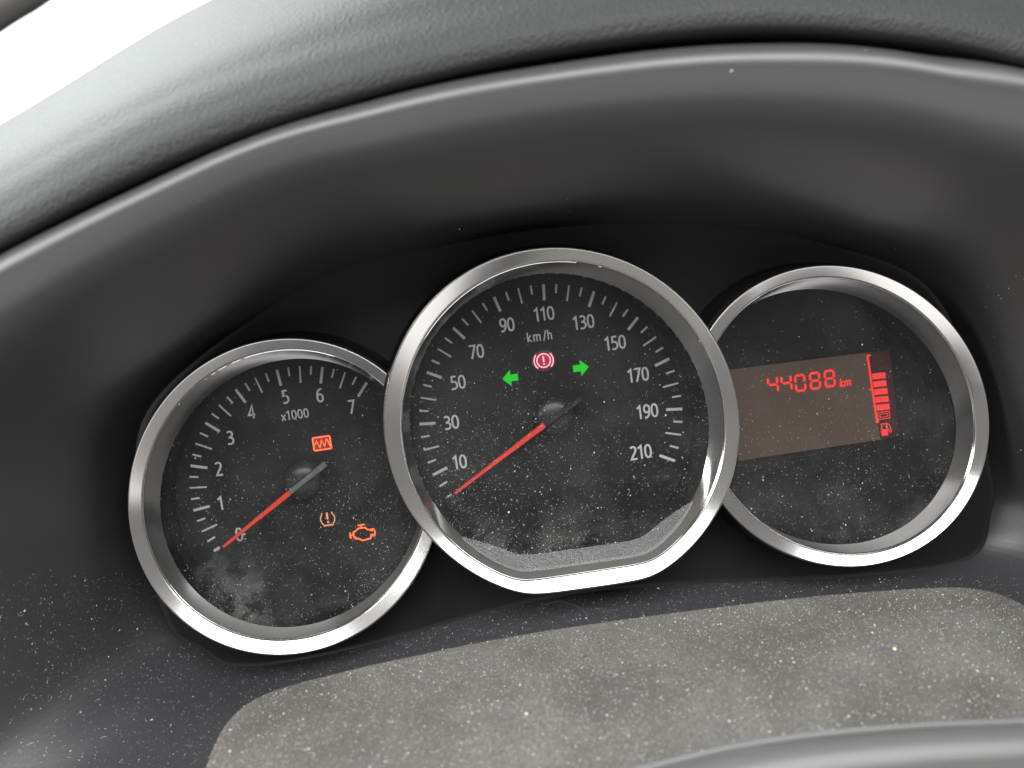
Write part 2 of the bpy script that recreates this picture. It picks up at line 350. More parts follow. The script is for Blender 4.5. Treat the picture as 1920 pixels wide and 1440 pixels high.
GL = {  # strokes: (points, closed), advance
 '0': ([(sup(.275, .5, .205, .445), True)], .57),
 '1': ([(V2([(.06, .775), (.285, .955), (.285, .0)]), False)], .50),
 '2': ([(sm([(.06, .87), (.16, .94), (.27, .95), (.41, .87), (.43, .70), (.34, .50), (.18, .25), (.07, .05)])+V2([(.49, .045)]), False)], .56),
 '3': ([(sm([(.07, .90), (.22, .95), (.38, .90), (.43, .75), (.37, .60), (.26, .535), (.15, .53)]), False), (sm([(.15, .53), (.29, .51), (.42, .42), (.46, .27), (.40, .12), (.27, .05), (.15, .045), (.05, .085)]), False)], .57),
 '4': ([(V2([(.375, .0), (.375, .95), (.04, .265), (.52, .265)]), False)], .58),
 '5': ([(V2([(.44, .955), (.13, .955), (.115, .58)])+sm([(.115, .58), (.24, .585), (.37, .53), (.45, .40), (.44, .21), (.33, .08), (.20, .045), (.06, .08)])[1:], False)], .56),
 '6': ([(sm([(.46, .93), (.34, .945), (.21, .86), (.11, .66), (.08, .42), (.085, .27)]), False), (sup(.275, .31, .195, .265, 2.2, 24), True)], .57),
 '7': ([(V2([(.05, .955), (.475, .955), (.17, .0)]), False)], .56),
 '9': ([(sm([(.09, .07), (.21, .055), (.34, .14), (.44, .34), (.47, .58), (.465, .73)]), False), (sup(.275, .69, .195, .265, 2.2, 24), True)], .57),
 'k': ([(V2([(.07, 0), (.07, 1.02)]), False), (V2([(.42, .68), (.10, .36), (.45, .0)]), False)], .50),
 'm': ([(V2([(.07, 0), (.07, .69)]), False), (sm([(.07, .50), (.13, .61), (.24, .66), (.36, .61), (.39, .48)])+V2([(.39, 0)]), False), (sm([(.39, .50), (.45, .61), (.56, .66), (.68, .61), (.71, .48)])+V2([(.71, 0)]), False)], .82),
 '/': ([(V2([(.02, -.08), (.34, 1.02)]), False)], .36),
 'h': ([(V2([(.07, 0), (.07, 1.02)]), False), (sm([(.07, .50), (.14, .61), (.26, .66), (.38, .61), (.41, .48)])+V2([(.41, 0)]), False)], .52),
 'x': ([(V2([(.03, .0), (.42, .66)]), False), (V2([(.03, .66), (.42, .0)]), False)], .46),
}
def text(name, s, px, py, hpx, wid, parent, Y=YD, mat='print', track=1.0, slant=0.0, gap=0.00012):
    """printed text centred at the photo point, baseline along X"""
    c = at(px, py, Y); u = at(px, py+hpx/2, Y) - at(px, py-hpx/2, Y); H = u.length
    tot = sum(GL[ch][1] for ch in s)*track
    x0 = -tot/2; vs = []; fs = []; lay = 0
    for ch in s:
        for k_, (P, cl) in enumerate(GL[ch][0]):
            v, f = ribbon(P, wid, cl); b = len(vs)
            for q in v: vs.append(Vector((c.x+(q.x+x0+slant*(q.y-.5))*H, Y-gap-0.00003*k_, c.z+(q.y-.5)*H)))
            fs += [tuple(b+i for i in g_) for g_ in f]
        x0 += GL[ch][1]*track
    return mesh(name, vs, fs, M[mat], parent, smooth=False)
def tick(pa, pb, wpx, parent, Y=YD, mat='print', name='tick_mark', th=0.0001):
    A_, B_ = at(*pa, Y), at(*pb, Y); d = (B_-A_).normalized(); n = Vector((-d.z, 0, d.x))*(wpx*0.205e-3/2)
    vs = []
    for yy in (0, -th-0.00004):
        for p_ in (A_+n, B_+n, B_-n, A_-n): vs.append(p_+Vector((0, yy, 0)))
    fs = [(4, 5, 6, 7), (0, 1, 5, 4), (1, 2, 6, 5), (2, 3, 7, 6), (3, 0, 4, 7)]
    return mesh(name, vs, fs, M[mat], parent, smooth=False)
def fit_c(P):
    n = len(P); mx = sum(p[0] for p in P)/n; my = sum(p[1] for p in P)/n
    # least-squares circle
    Suu = Suv = Svv = Suuu = Svvv = Suvv = Svuu = 0
    for x, y in P:
        u, v = x-mx, y-my; Suu += u*u; Suv += u*v; Svv += v*v; Suuu += u**3; Svvv += v**3; Suvv += u*v*v; Svuu += v*u*u
    b1, b2 = (Suuu+Suvv)/2, (Svvv+Svuu)/2; d = Suu*Svv-Suv*Suv
    return mx+(b1*Svv-b2*Suv)/d, my+(b2*Suu-b1*Suv)/d
def ticks(T_, parent):
    outs = [t[0] for t in T_]; c = fit_c(outs)
    for n, (o_, i_) in enumerate(T_):
        big = n % 2 == 0
        tick(o_, i_, 4.8 if big else 3.0, parent)
        if n+1 < len(T_):
            o2 = T_[n+1][0]
            r = (math.hypot(o_[0]-c[0], o_[1]-c[1])+math.hypot(o2[0]-c[0], o2[1]-c[1]))/2
            mx, my = (o_[0]+o2[0])/2-c[0], (o_[1]+o2[1])/2-c[1]; L = math.hypot(mx, my)
            tick((c[0]+mx/L*r, c[1]+my/L*r), (c[0]+mx/L*(r-16.5), c[1]+my/L*(r-16.5)), 3.3, parent)
TT = [((401.3, 1033), (412, 1026)), ((378.4, 996.6), (407.2, 983.4)), ((362.8, 956.9), (393.4, 949)), ((355.6, 914.7), (387.8, 913.1)), ((357.5, 873.1), (388.8, 877.2)),
      ((366.9, 831.6), (397.2, 841.9)), ((385.3, 792.8), (412.2, 809)), ((410.3, 759), (433.1, 780)), ((441.9, 730), (460.6, 755)), ((478.4, 708.4), (491.9, 736.3)),
      ((519.1, 693.4), (526.9, 723.1)), ((561.9, 686.3), (563.8, 717.5)), ((605, 687.8), (601.3, 719)), ((647.2, 698.1), (637.2, 727.8)), ((687.8, 716.9), (671.6, 743.4))]
ticks(TT, ST['dial'])
TSx = [((838.8, 931.7), (846.5, 927)), ((811.7, 890.6), (838.3, 876.7)), ((794.6, 843.8), (823.1, 836.5)), ((786.7, 795.2), (816.5, 793.3)), ((788.8, 745.4), (817.9, 750)),
       ((800.2, 697.9), (828.3, 708.3)), ((820.6, 653.8), (846, 669.2)), ((849.6, 614.6), (871.5, 634.8)), ((885.2, 582.3), (902.5, 605.6)), ((926.3, 556.9), (938.3, 584)),
       ((971.5, 540.6), (979, 569.2)), ((1019, 533.3), (1020.6, 562.9)), ((1067, 535), (1063, 564.6)), ((1113.8, 546.3), (1104.4, 575.4)), ((1157, 567), (1143.3, 593)),
       ((1196, 595.2), (1177.7, 618.3)), ((1229.8, 631.7), (1206, 648.5)), ((1254.8, 672.5), (1228.3, 685.8)), ((1271.7, 718), (1243, 726)), ((1279, 766.7), (1249, 768)),
       ((1276.9, 815.2), (1247.5, 811.5)), ((1264.8, 864), (1236.7, 853.8))]
# majors of the speedometer are the odd tens
def ticks_speed(T_, parent):
    c = fit_c([t[0] for t in T_])
    for n, (o_, i_) in enumerate(T_):
        tick(o_, i_, 5.2 if n % 2 == 1 else 3.2, parent)
        if n+1 < len(T_):
            o2 = T_[n+1][0]
            r = (math.hypot(o_[0]-c[0], o_[1]-c[1])+math.hypot(o2[0]-c[0], o2[1]-c[1]))/2
            mx, my = (o_[0]+o2[0])/2-c[0], (o_[1]+o2[1])/2-c[1]; L = math.hypot(mx, my)
            tick((c[0]+mx/L*r, c[1]+my/L*r), (c[0]+mx/L*(r-16.5), c[1]+my/L*(r-16.5)), 3.5, parent)
ticks_speed(TSx, SS['dial'])
for s, x, y in (('0', 449, 1002), ('1', 414.4, 943.4), ('2', 411, 879), ('3', 432.5, 820.6), ('4', 472, 772), ('5', 535.6, 744), ('6', 600, 741), ('7', 659.7, 762.8)):
    text('numeral', s, x, y, 25.5, .135, ST['dial'])
text('caption', 'x1000', 554, 777, 17.5, .13, ST['dial'], track=1.12)
for s, x, y in (('10', 862, 866), ('30', 846.5, 791.7), ('50', 859, 716.7), ('70', 893.5, 659), ('90', 950.6, 609), ('110', 1020, 588.5), ('130', 1094, 603.8), ('150', 1153.3, 642.7),
                ('170', 1196.5, 702.7), ('190', 1213.8, 771), ('210', 1201.7, 847.5)):
    text('numeral', s, x, y, 25.5, .135, SS['dial'], track=1.0)
text('caption', 'km/h', 1013, 629.6, 18, .12, SS['dial'], track=1.28)

# ------------------------------------------------------------------ warning symbols
class Sym:
    """flat symbol drawn in millimetre-like units of photo pixels around a centre; y up; several layers"""
    def __init__(s, px, py, Y=YD, shear=0.0): s.c = at(px, py, Y); s.Y = Y; s.k = (at(px+1, py, Y)-s.c).length; s.vs = []; s.fs = []; s.lay = 0
    def P(s, x, y): return Vector((s.c.x+x*s.k, s.Y-0.00018-0.00003*s.lay, s.c.z+y*s.k))
    def line(s, L, wd, closed=False):
        v, f = ribbon(V2(L), wd, closed); b = len(s.vs); s.vs += [s.P(q.x, q.y) for q in v]; s.fs += [tuple(b+i for i in g_) for g_ in f]; s.lay += 1; return s
    def poly(s, L):
        b = len(s.vs); s.vs += [s.P(x, y) for x, y in L]; s.fs.append(tuple(range(b, b+len(L)))); s.lay += 1; return s
    def arc(s, cx, cy, r, a0, a1, wd, n=24):
        return s.line([(cx+r*math.cos(R_(a0+(a1-a0)*i/n)), cy+r*math.sin(R_(a0+(a1-a0)*i/n))) for i in range(n+1)], wd)
    def build(s, name, mat, parent): return mesh(name, s.vs, s.fs, M[mat], parent, smooth=False)
def rrect(x0, y0, x1, y1, r):
    out = []
    for cx, cy, a0 in ((x1-r, y1-r, 0), (x0+r, y1-r, 90), (x0+r, y0+r, 180), (x1-r, y0+r, 270)):
        for i in range(5): t = R_(a0+i*22.5); out.append((cx+r*math.cos(t), cy+r*math.sin(t)))
    return out
def pane(sym_xy, L, mat, parent, name='glow_pane'):
    s = Sym(*sym_xy); s.vs = []; s.lay = -3; s.poly(L); return s.build(name, mat, parent)
# diagnostic wave in a box
wl = Sym(603.8, 831); wl.line(rrect(-16.2, -12.2, 16.2, 12.2, 2.2), 2.6, True)
wl.line([(-15, -1), (-11.5, 1), (-9.5, 6), (-6, -5), (-4.5, -7.5), (-2, 0), (0, 7), (3.5, -4), (4.5, -6), (7, 1), (9.5, 7), (11.5, 4), (13.5, -5), (15, -7)], 1.7)
o = wl.build('warning_light', 'orange', tach); prop(o, 'amber boxed zigzag warning symbol')
pane((603.8, 831), rrect(-15.5, -11.5, 15.5, 11.5, 2), 'orange_pane', o)
# tyre pressure
tp = Sym(614.5, 972.5)
tp.line(sm([(-9.5, 12.5), (-9.8, 9), (-12.5, 5), (-13.2, -1), (-11.5, -7), (-8.6, -10.5)], 4), 2.0)
tp.line(sm([(9.5, 12.5), (9.8, 9), (12.5, 5), (13.2, -1), (11.5, -7), (8.6, -10.5)], 4), 2.0)
tp.line([(-9.5, -10.5), (-7.8, -13.5), (-6, -11.2), (-4.2, -13.5), (-2.2, -11.2), (-.2, -13.5), (1.8, -11.2), (3.8, -13.5), (5.8, -11.2), (7.8, -13.5), (9.5, -10.5)], 1.7)
tp.line([(0, 12), (0, -1)], 3.6).line([(0, -4.2), (0, -7.8)], 3.6)
prop(tp.build('warning_light', 'amber_pale', tach), 'pale amber tyre pressure symbol')
# engine
en = Sym(679, 1000)
en.line([(-16, -5.5), (-16, 4.5), (-11, 6.5), (-6, 10.5), (7, 10.5), (11.5, 5.5), (17.5, 5.0), (17.5, 2.0)], 2.6)
en.line([(17.2, 3), (19.5, 3), (19.5, 5.5), (22.5, 5.5), (24.5, 0), (22.5, -7.5), (19.5, -7.5), (19.5, -5), (16.5, -5), (14.5, -11.5), (-1, -13.5), (-8, -8.5), (-13, -8.5), (-13, -5.5), (-16, -5.5)], 2.6)
en.line([(0, 11), (0, 16)], 2.6).line([(-6, 16.6), (7, 16.6)], 2.4).line([(-22, 5.5), (-22, -6.5)], 2.6).line([(-22, 0), (-16, 0)], 2.4)
prop(en.build('warning_light', 'orange', tach), 'orange engine outline symbol')
# brake
br = Sym(1019.3, 676)
br.arc(0, 0, 12.8, 0, 360, 2.3, 36); br.arc(0, 0, 17.9, 137, 227, 2.3); br.arc(0, 0, 17.9, -47, 43, 2.3)
br.line([(-.2, 8.3), (-.1, -2.8)], 2.9).line([(0, -5.2), (0, -7.9)], 2.7)
o = br.build('warning_light', 'brake', speed); prop(o, 'red brake warning symbol with exclamation mark')
pane((1019.3, 676), [(12.6*math.cos(R_(t)), 12.6*math.sin(R_(t))) for t in range(0, 360, 12)], 'brake_pane', o)
for rr_, mt_ in ((20.5, 'brake_bleed'), (22.5, 'brake_bleed2')):  # two stepped emissive discs painting the halo round the brake symbol
    sy = Sym(1019.3, 676); sy.lay = -4 if rr_ < 21 else -5; sy.poly([(rr_*math.cos(R_(t)), rr_*.9*math.sin(R_(t))) for t in range(0, 360, 12)]); sy.build('glow_pane', mt_, o)
sy = Sym(603.8, 831); sy.lay = -4; sy.poly(rrect(-18.5, -14.5, 18.5, 14.5, 4)); sy.build('glow_pane', 'amber_bleed', [q for q in tach.children if q.get('label', '').startswith('amber boxed')][0])  # emissive plate painting the halo round the amber box
# direction arrows
AR = [(-14.8, 0), (1.2, 15), (1.2, 6.2), (14.8, 6.2), (14.8, -6.2), (1.2, -6.2), (1.2, -15.6)]
prop(Sym(956.5, 708.8).poly([(x, y) for x, y in AR]).build('indicator_arrow', 'green', speed), 'green arrow pointing left')
prop(Sym(1089.3, 689.6).poly([(-x, y) for x, y in reversed(AR)]).build('indicator_arrow', 'green', speed), 'green arrow pointing right')

# ------------------------------------------------------------------ needles and hubs
def needle(tip, joint, tail, hubc, hubr, root, grey, Yn=0.0195):
    A_, J_, B_ = at(*tip, Yn), at(*joint, Yn), at(*tail, Yn)
    d = (A_-B_).normalized(); n = Vector((-d.z, 0, d.x))
    def bar(p, q, w0, w1, y0, y1, nm, mt, par):
        vs = []
        for yy, kk in ((y1, 1.0), (y0+0.0003, 1.0), (y0, 0.7)):
            vs += [p+n*w0*kk+Vector((0, yy, 0)), q+n*w1*kk+Vector((0, yy, 0)), q-n*w1*kk+Vector((0, yy, 0)), p-n*w0*kk+Vector((0, yy, 0))]
        fs = [(8, 9, 10, 11)]
        for l in (0, 4): fs += [(l, l+1, l+5, l+4), (l+1, l+2, l+6, l+5), (l+2, l+3, l+7, l+6), (l+3, l, l+4, l+7)]
        return mesh(nm, vs, fs, M[mt], par, smooth=False)
    body = bar(A_+d*0.0001, B_-d*0.0002, 0.00060, 0.00150, 0.0003, 0.0028, 'needle', 'needle_dark', root)
    bar(A_, J_, 0.00048, 0.00098, -0.0004, 0.0012, 'pointer_bar', 'needle_red', body)
    bar(J_-d*0.0003, B_, 0.00098, 0.00112, -0.0004, 0.0012, 'needle_tail', grey, body)
    c = at(*hubc, 0.0205); k = (at(hubc[0]+1, hubc[1], 0.0205)-c).length*hubr
    rows = []
    for q in range(9):
        t = q/8*math.pi/2; rr, hh = math.cos(t)*k, math.sin(t)*0.0034
        rows.append([Vector((c.x+max(rr, 1e-5)*math.cos(s_), c.y+0.0030-hh, c.z+max(rr, 1e-5)*math.sin(s_))) for s_ in [2*math.pi*i/40 for i in range(40)]])
    rows.insert(0, [Vector((v.x, 0.0262, v.z)) for v in rows[0]])
    rows[0] = [Vector((c.x+(v.x-c.x)*1.02, YD-0.0001, c.z+(v.z-c.z)*1.02)) for v in rows[1]]
    grid('needle_hub', rows, M['hub'], root, True)
needle((419, 1025), (543, 924), (611, 869), (563, 904), 37, tach, 'needle_grey')
needle((853, 925), (1021, 797), (1090, 748), (1041, 782), 37, speed, 'needle_grey2')

# ------------------------------------------------------------------ odometer display
YL = YD-0.0012
def quad(name, pts, mat, parent, Y, th=0.0006):
    P = [at(x, y, Y) for x, y in pts]; vs = P+[p+Vector((0, th, 0)) for p in P]
    return mesh(name, vs, [(0, 1, 2, 3), (0, 4, 5, 1), (1, 5, 6, 2), (2, 6, 7, 3), (3, 7, 4, 0)], M[mat], parent, smooth=False)
lcd = quad('screen', [(1366, 693.5), (1627, 661), (1650, 824.5), (1385, 864)], 'lcd', fuel, YL)
quad('screen_strip', [(1627.5, 661), (1668, 656.5), (1686, 818), (1650.5, 824.4)], 'lcd_dark', lcd, YL+0.00001)
# seven-segment digits drawn along the screen's own tilt
def seg_digit(ch, x, y, wd, h, parent):
    """x,y: photo point of the lower-left corner; digits stand along X/Z of the cluster"""
    S = {'4': 'bcfg', '0': 'abcdef', '8': 'abcdefg'}[ch]; t = 4.7; g_ = 0.5
    s = Sym(x, y, YL-0.00005)
    def hz(x0, x1, yy): s.poly([(x0+t*.35, yy), (x0+t*.85, yy+t/2), (x1-t*.85, yy+t/2), (x1-t*.35, yy), (x1-t*.85, yy-t/2), (x0+t*.85, yy-t/2)])
    def vt(xx, y0, y1): s.poly([(xx, y0+t*.3), (xx-t/2, y0+t*.8), (xx-t/2, y1-t*.8), (xx, y1-t*.3), (xx+t/2, y1-t*.8), (xx+t/2, y0+t*.8)])
    L, Rr, B, T_, Mm = t/2, wd-t/2, t/2, h-t/2, h/2
    if 'a' in S: hz(L-t*.5+g_, Rr+t*.5-g_, T_)
    if 'd' in S: hz(L-t*.5+g_, Rr+t*.5-g_, B)
    if 'g' in S: hz(L-t*.3+g_, Rr+t*.3-g_, Mm)
    if 'f' in S: vt(L, Mm-t*.1, T_+t*.2)
    if 'e' in S: vt(L, B-t*.2, Mm+t*.1)
    if 'b' in S: vt(Rr, Mm-t*.1, T_+t*.2)
    if 'c' in S: vt(Rr, B-t*.2, Mm+t*.1)
    s.lay = 0
    return s.build('digit', 'lcd_red', parent)
for ch, x, y in (('4', 1440, 739.5), ('4', 1465.3, 736.5), ('0', 1491, 736.2), ('8', 1518.5, 732), ('8', 1546, 728)):
    seg_digit(ch, x, y, 21.5, 33, lcd)
text('unit', 'km', 1586, 716.5, 15.5, .20, lcd, Y=YL, mat='lcd_red', track=1.15, slant=.12, gap=0.0002)
# fuel bar gauge
def line_px(name, pa, pb, w_, parent=lcd): return tick(pa, pb, w_, parent, Y=YL-0.0001, mat='lcd_red', name=name)
line_px('scale_line', (1626.5, 667), (1644.5, 791), 3.8)
line_px('scale_tick', (1630, 730.5), (1637, 729.8), 3.2)
line_px('scale_tick', (1626, 667), (1632, 666), 3.6); line_px('scale_tick', (1642, 791.5), (1648, 790.5), 3.6)
for k in range(5):
    t0 = k/5; x0, y0 = 1635+k*1.95, 700.8+k*14.6
    quad('fuel_bar', [(x0, y0), (x0+24.5, y0-2.6), (x0+26.0, y0+8.3), (x0+1.5, y0+10.9)], 'lcd_red', lcd, YL-0.0003, 0.00015)
fx = Sym(1656.5, 778.5, YL-0.0001); fx.line([(-11, -6.5), (11, -6.5), (11, 6), (-11, 6)], 1.7, True); fx.line([(-7, -3), (7, -3), (7, 2.6), (-7, 2.6)], 1.3, True); fx.build('fuel_bar', 'lcd_red', lcd)
fp = Sym(1659, 804.5, YL-0.0001)
fp.poly([(-7, -12), (5, -12), (5, 0), (-7, 0)]); fp.line([(-6, 0), (-6, 10), (4, 10), (4, 0)], 2.2); fp.line([(5, 10), (9, 7), (10, 2), (11.5, -5), (9.5, -7), (7.5, -4), (7, -1), (5, -1)], 1.6)
prop(fp.build('pump_symbol', 'lcd_red', lcd), 'red fuel pump symbol')
pk = Sym(1554, 930, YD); pk.arc(0, 0, 15, 0, 360, 1.6, 36); pk.arc(0, 0, 21, 130, 230, 1.6); pk.arc(0, 0, 21, -50, 50, 1.6); pk.line([(-3, -8), (-3, 8), (3, 8), (5.5, 4), (3, 0), (-3, 0)], 1.8)
pk.build('unlit_symbol', 'print_faint', SF['dial'])

# ------------------------------------------------------------------ back panel behind the rings
def plist(L, Y): return [at(x, y, Y) for x, y in L]
bp_pts = [(60, 1500), (60, 300), (2050, 200), (2050, 1500)]
P = plist(bp_pts, 0.0175)
NX, NZ = 170, 110; rows = []
for j in range(NZ+1):
    rows.append([P[1].lerp(P[2], i/NX).lerp(P[0].lerp(P[3], i/NX), j/NZ) for i in range(NX+1)])
LC = {}
def inside_loop(v, L, kk=1.0):
    c = sum(L, Vector())/len(L); t = math.atan2(v.z-c.z, v.x-c.x); r = math.hypot(v.x-c.x, v.z-c.z)
    
    key = id(L)
    if key not in LC:
        tab = [0]*720
        for q in range(720):
            tq = -math.pi+2*math.pi*(q+.5)/720; b_ = min(L, key=lambda p: abs(math.atan2(p.z-c.z, p.x-c.x)-tq)); tab[q] = math.hypot(b_.x-c.x, b_.z-c.z)
        LC[key] = (L, tab)
    return r < LC[key][1][min(719, int((t+math.pi)/(2*math.pi)*720))]*kk
loops = [loop3(G[k]['o'], G[k]['Y']) for k in G]
panel = grid('cluster_panel', rows, M['panel'], None, keep=lambda v: not any(inside_loop(v, L, 0.955) for L in loops))
prop(panel, 'matt black panel behind and between the three silver rings', 'panel')

# ------------------------------------------------------------------ binnacle shroud (tunnel round the gauges)
YB, YF = 0.0165, -0.085
def wpt(X, Z): return Vector((X, YF, Z))
# (back point in the picture, front point: picture or world, floor weight) going round from the low left
st = [((310, 1165), wpt(-0.25, -0.105), 0.28), ((262, 960), (-760, 1130), 0.15), ((290, 750), (-360, 655), 0), ((600, 520), (325, 290), 0), ((820, 463), (695, 160), 0), ((1050, 425), (1040, 92), 0), ((1300, 418), (1385, 54), 0), ((1540, 455), (1725, 68), 0),
      ((1760, 560), (2110, 176), 0), ((1856, 870), (2600, 700), 0.1), ((1858, 965), wpt(0.32, -0.085), 0.25), ((1815, 1050), wpt(0.27, -0.150), 0.65), ((1600, 1082), wpt(0.175, -0.134), 1),
      ((1240, 1098), wpt(0.07, -0.126), 1), ((1000, 1128), wpt(0.026, -0.124), 1), ((640, 1222), wpt(-0.05, -0.130), 1), ((450, 1250), wpt(-0.12, -0.138), 1), ((375, 1218), wpt(-0.195, -0.136), 0.68)]
Bk = [at(p[0][0], p[0][1], YB)+Vector((0, 0.0016, 0)) for p in st]
Fr = [p[1] if isinstance(p[1], Vector) else at(p[1][0], p[1][1], YF) for p in st]
ctrl = []
for t, yk in ((0, 0), (.05, .09), (.12, .30), (.20, .55), (.30, .75), (.42, .88), (.55, .95), (.68, .985), (.78, 1.0), (.86, .99), (.93, .96), (1, .90)):
    row = []
    for i, p in enumerate(st):
        v = Bk[i].lerp(Fr[i], t); kk = yk*(1-p[2])+t*p[2]; v.y = YB+(YF-YB)*kk; row.append(v)
    ctrl.append(row)
cc = sum(Fr, Vector())/len(Fr)
# lip rolls outward
for s, dy in ((1.008, 0.013), (1.012, 0.022), (1.014, 0.035)):
    ctrl.append([Vector((cc.x+(v.x-cc.x)*s, YF+dy, cc.z+(v.z-cc.z)*s)) for v in Fr])
shroud, _ = surface('shroud', ctrl, M['shroud'], 10, 5, closed=True)
prop(shroud, 'smooth dark grey shroud curving over and around the gauges', 'shroud')

# ------------------------------------------------------------------ grained hood above the shroud lip
def hoodrow(L, Y): return [at(x, y, Y) for x, y in L]
h = [
 hoodrow([(-500, 900), (0, 590), (350, 400), (700, 275), (1040, 190), (1400, 150), (1700, 165), (1920, 215), (2300, 330)], -0.045),
 hoodrow([(-500, 785), (0, 490), (350, 318), (700, 196), (1040, 117), (1400, 76), (1700, 94), (1920, 138), (2300, 250)], -0.0755),
 hoodrow([(-500, 760), (0, 466), (350, 293), (700, 176), (1040, 98), (1400, 57), (1700, 75), (1920, 119), (2300, 230)], -0.0825),
 hoodrow([(-500, 735), (0, 440), (350, 266), (700, 152), (1040, 76), (1400, 36), (1700, 54), (1920, 98), (2300, 210)], -0.0845),
 hoodrow([(-500, 700), (0, 400), (350, 225), (700, 114), (1040, 40), (1400, 2), (1700, 22), (1920, 66), (2300, 185)], -0.0835),
 hoodrow([(-500, 640), (0, 345), (350, 170), (700, 60), (1040, -10), (1400, -50), (1700, -25), (1920, 25), (2300, 150)], -0.076),
 hoodrow([(-500, 570), (0, 290), (350, 105), (700, -30), (1040, -120), (1400, -150), (1700, -100), (1920, -30), (2300, 100)], -0.050),
 hoodrow([(-500, 520), (0, 245), (350, 38), (700, -110), (1040, -230), (1400, -250), (1700, -190), (1920, -100), (2300, 60)], 0.050),
 hoodrow([(-500, 515), (0, 238), (350, 28), (700, -130), (1040, -260), (1400, -270), (1700, -210), (1920, -120), (2300, 50)], 0.120),
 hoodrow([(-500, 560), (0, 290), (350, 90), (700, -60), (1040, -190), (1400, -200), (1700, -140), (1920, -60), (2300, 90)], 0.200),
]
hood, _ = surface('hood', h, M['leather'], 12, 10)
prop(hood, 'grained grey padded dashboard hood above the shroud lip', 'dashboard')

# ------------------------------------------------------------------ steering column cover in the foreground
edge = [(330, 1700), (372, 1500), (392, 1425), (430, 1352), (500, 1302), (640, 1262), (820, 1222), (1000, 1188), (1250, 1152), (1500, 1122), (1700, 1106), (1820, 1104), (1905, 1128), (1990, 1190), (2060, 1300), (2110, 1500)]
ye = [-0.115, -0.082, -0.066, -0.052, -0.044, -0.038, -0.034, -0.032, -0.030, -0.030, -0.030, -0.031, -0.034, -0.042, -0.06, -0.09]
top = [at(x, y, Y_) for (x, y), Y_ in zip(edge, ye)]
near_px = [(420, 1950), (480, 1900), (560, 1860), (640, 1830), (720, 1800), (800, 1780), (900, 1760), (1020, 1740), (1200, 1720), (1400, 1700), (1560, 1690), (1700, 1690), (1820, 1700), (1920, 1720), (2000, 1760), (2100, 1850)]
near = [at(x, y, -0.135) for x, y in near_px]
rows = []
tc_ = sum(top, Vector())/len(top)
def outw(v, dx, dz, dy): 
    d = Vector((v.x-tc_.x, 0, v.z-(tc_.z-0.06))); d.normalize(); return v+Vector((d.x*dx, dy, dz))
rows.append([v+Vector((0, 0.012, -0.030)) for v in top])
rows.append([v+Vector((0, 0.008, -0.010)) for v in top])
rows.append([v+Vector((0, 0.0035, -0.0028)) for v in top])
rows.append([v+Vector((0, 0.0010, -0.0006)) for v in top])
rows.append([v.copy() for v in top])
for t in (.05, .2, .4, .6, .8, 1): rows.append([a_.lerp(b_, t)+Vector((0, 0, 0.004*math.sin(math.pi*t))) for a_, b_ in zip(top, near)])
cover, cgrid = surface('steering_column_cover', rows, M['cover'], 6, 5)
prop(cover, 'dusty grey brown steering column cover in the foreground below the gauges', 'column cover')
# near ridge with the pale highlight at lower right
rid = [(1180, 1462), (1300, 1432), (1400, 1410), (1550, 1388), (1750, 1371), (1960, 1362), (2150, 1358)]
rr = [[at(x, y, -0.128)+Vector((0, 0.009, -0.03)) for x, y in rid]]
for an in (150, 125, 100, 80, 60, 42, 25, 10):
    rr.append([at(x, y, -0.128)+Vector((0, -0.0060*math.cos(R_(an)), 0.0060*(math.sin(R_(an))-1))) for x, y in rid])
rr.append([at(x, y, -0.128)+Vector((0, -0.0065, -0.03)) for x, y in rid])
ridge, _ = surface('ridge', rr, plain('ridge_plastic', (0.09, 0.09, 0.089), 0.42, spec=0.8, bump=0.3, bscale=900), 10, 5, parent=cover)

# ------------------------------------------------------------------ sky through the windscreen and the pillar
c0 = at(-200, -200, 1.6); k = 1.0
sky = mesh('sky', [at(x, y, 1.6) for x, y in ((-1500, 1300), (-1500, -1500), (1600, -1500), (1600, 400))], [(0, 1, 2, 3)], M['sky'], None, False)
prop(sky, kind='structure')
pil = [(-120, 130), (0, 45), (60, 8), (120, -30), (250, -90)]
rr = [[at(x, y, Y_) for x, y in pil] for Y_ in (0.55, 0.60)]
up = [[v+Vector((-0.05, 0, 0.09)) for v in rr[0]]]
pill, _ = surface('windscreen_pillar', [rr[1], rr[0], up[0], [v+Vector((0, 0.05, 0)) for v in up[0]]], plain('pillar_trim', (0.05, 0.045, 0.04), 0.6), 6, 4)
prop(pill, 'dark blurred windscreen pillar in the upper left corner', 'pillar')

# ------------------------------------------------------------------ dust
def grain(vs, fs, c, n, s, flat=0.45):
    """a lumpy flattened grain lying on a surface with normal n"""
    t = n.orthogonal().normalized(); b = n.cross(t); a0 = random.random()*6.28; i0 = len(vs)
    m_ = random.choice((4, 5)); sq = random.uniform(0.45, 1)
    for i in range(m_):
        an = a0+6.283*i/m_; q = random.uniform(.6, 1)*s; x, y = math.cos(an)*q, math.sin(an)*q*sq
        vs.append(c+t*x+b*y)
    vs.append(c+n*s*flat)
    for i in range(m_): fs.append((i0+i, i0+(i+1) % m_, i0+m_))
def fibre(vs, fs, c, n, L, wd):
    t = n.orthogonal().normalized(); b = n.cross(t); an = random.random()*6.28; k_ = random.uniform(-1, 1)*2.2/L
    p = c.copy(); i0 = len(vs); m_ = 6
    for i in range(m_):
        d = t*math.cos(an)+b*math.sin(an); s_ = n.cross(d)
        vs.extend((p+s_*wd/2+n*wd*.3, p-s_*wd/2+n*wd*.3)); p = p+d*L/m_; an += k_*L/m_
    for i in range(m_-1): fs.append((i0+2*i, i0+2*i+1, i0+2*i+3, i0+2*i+2))
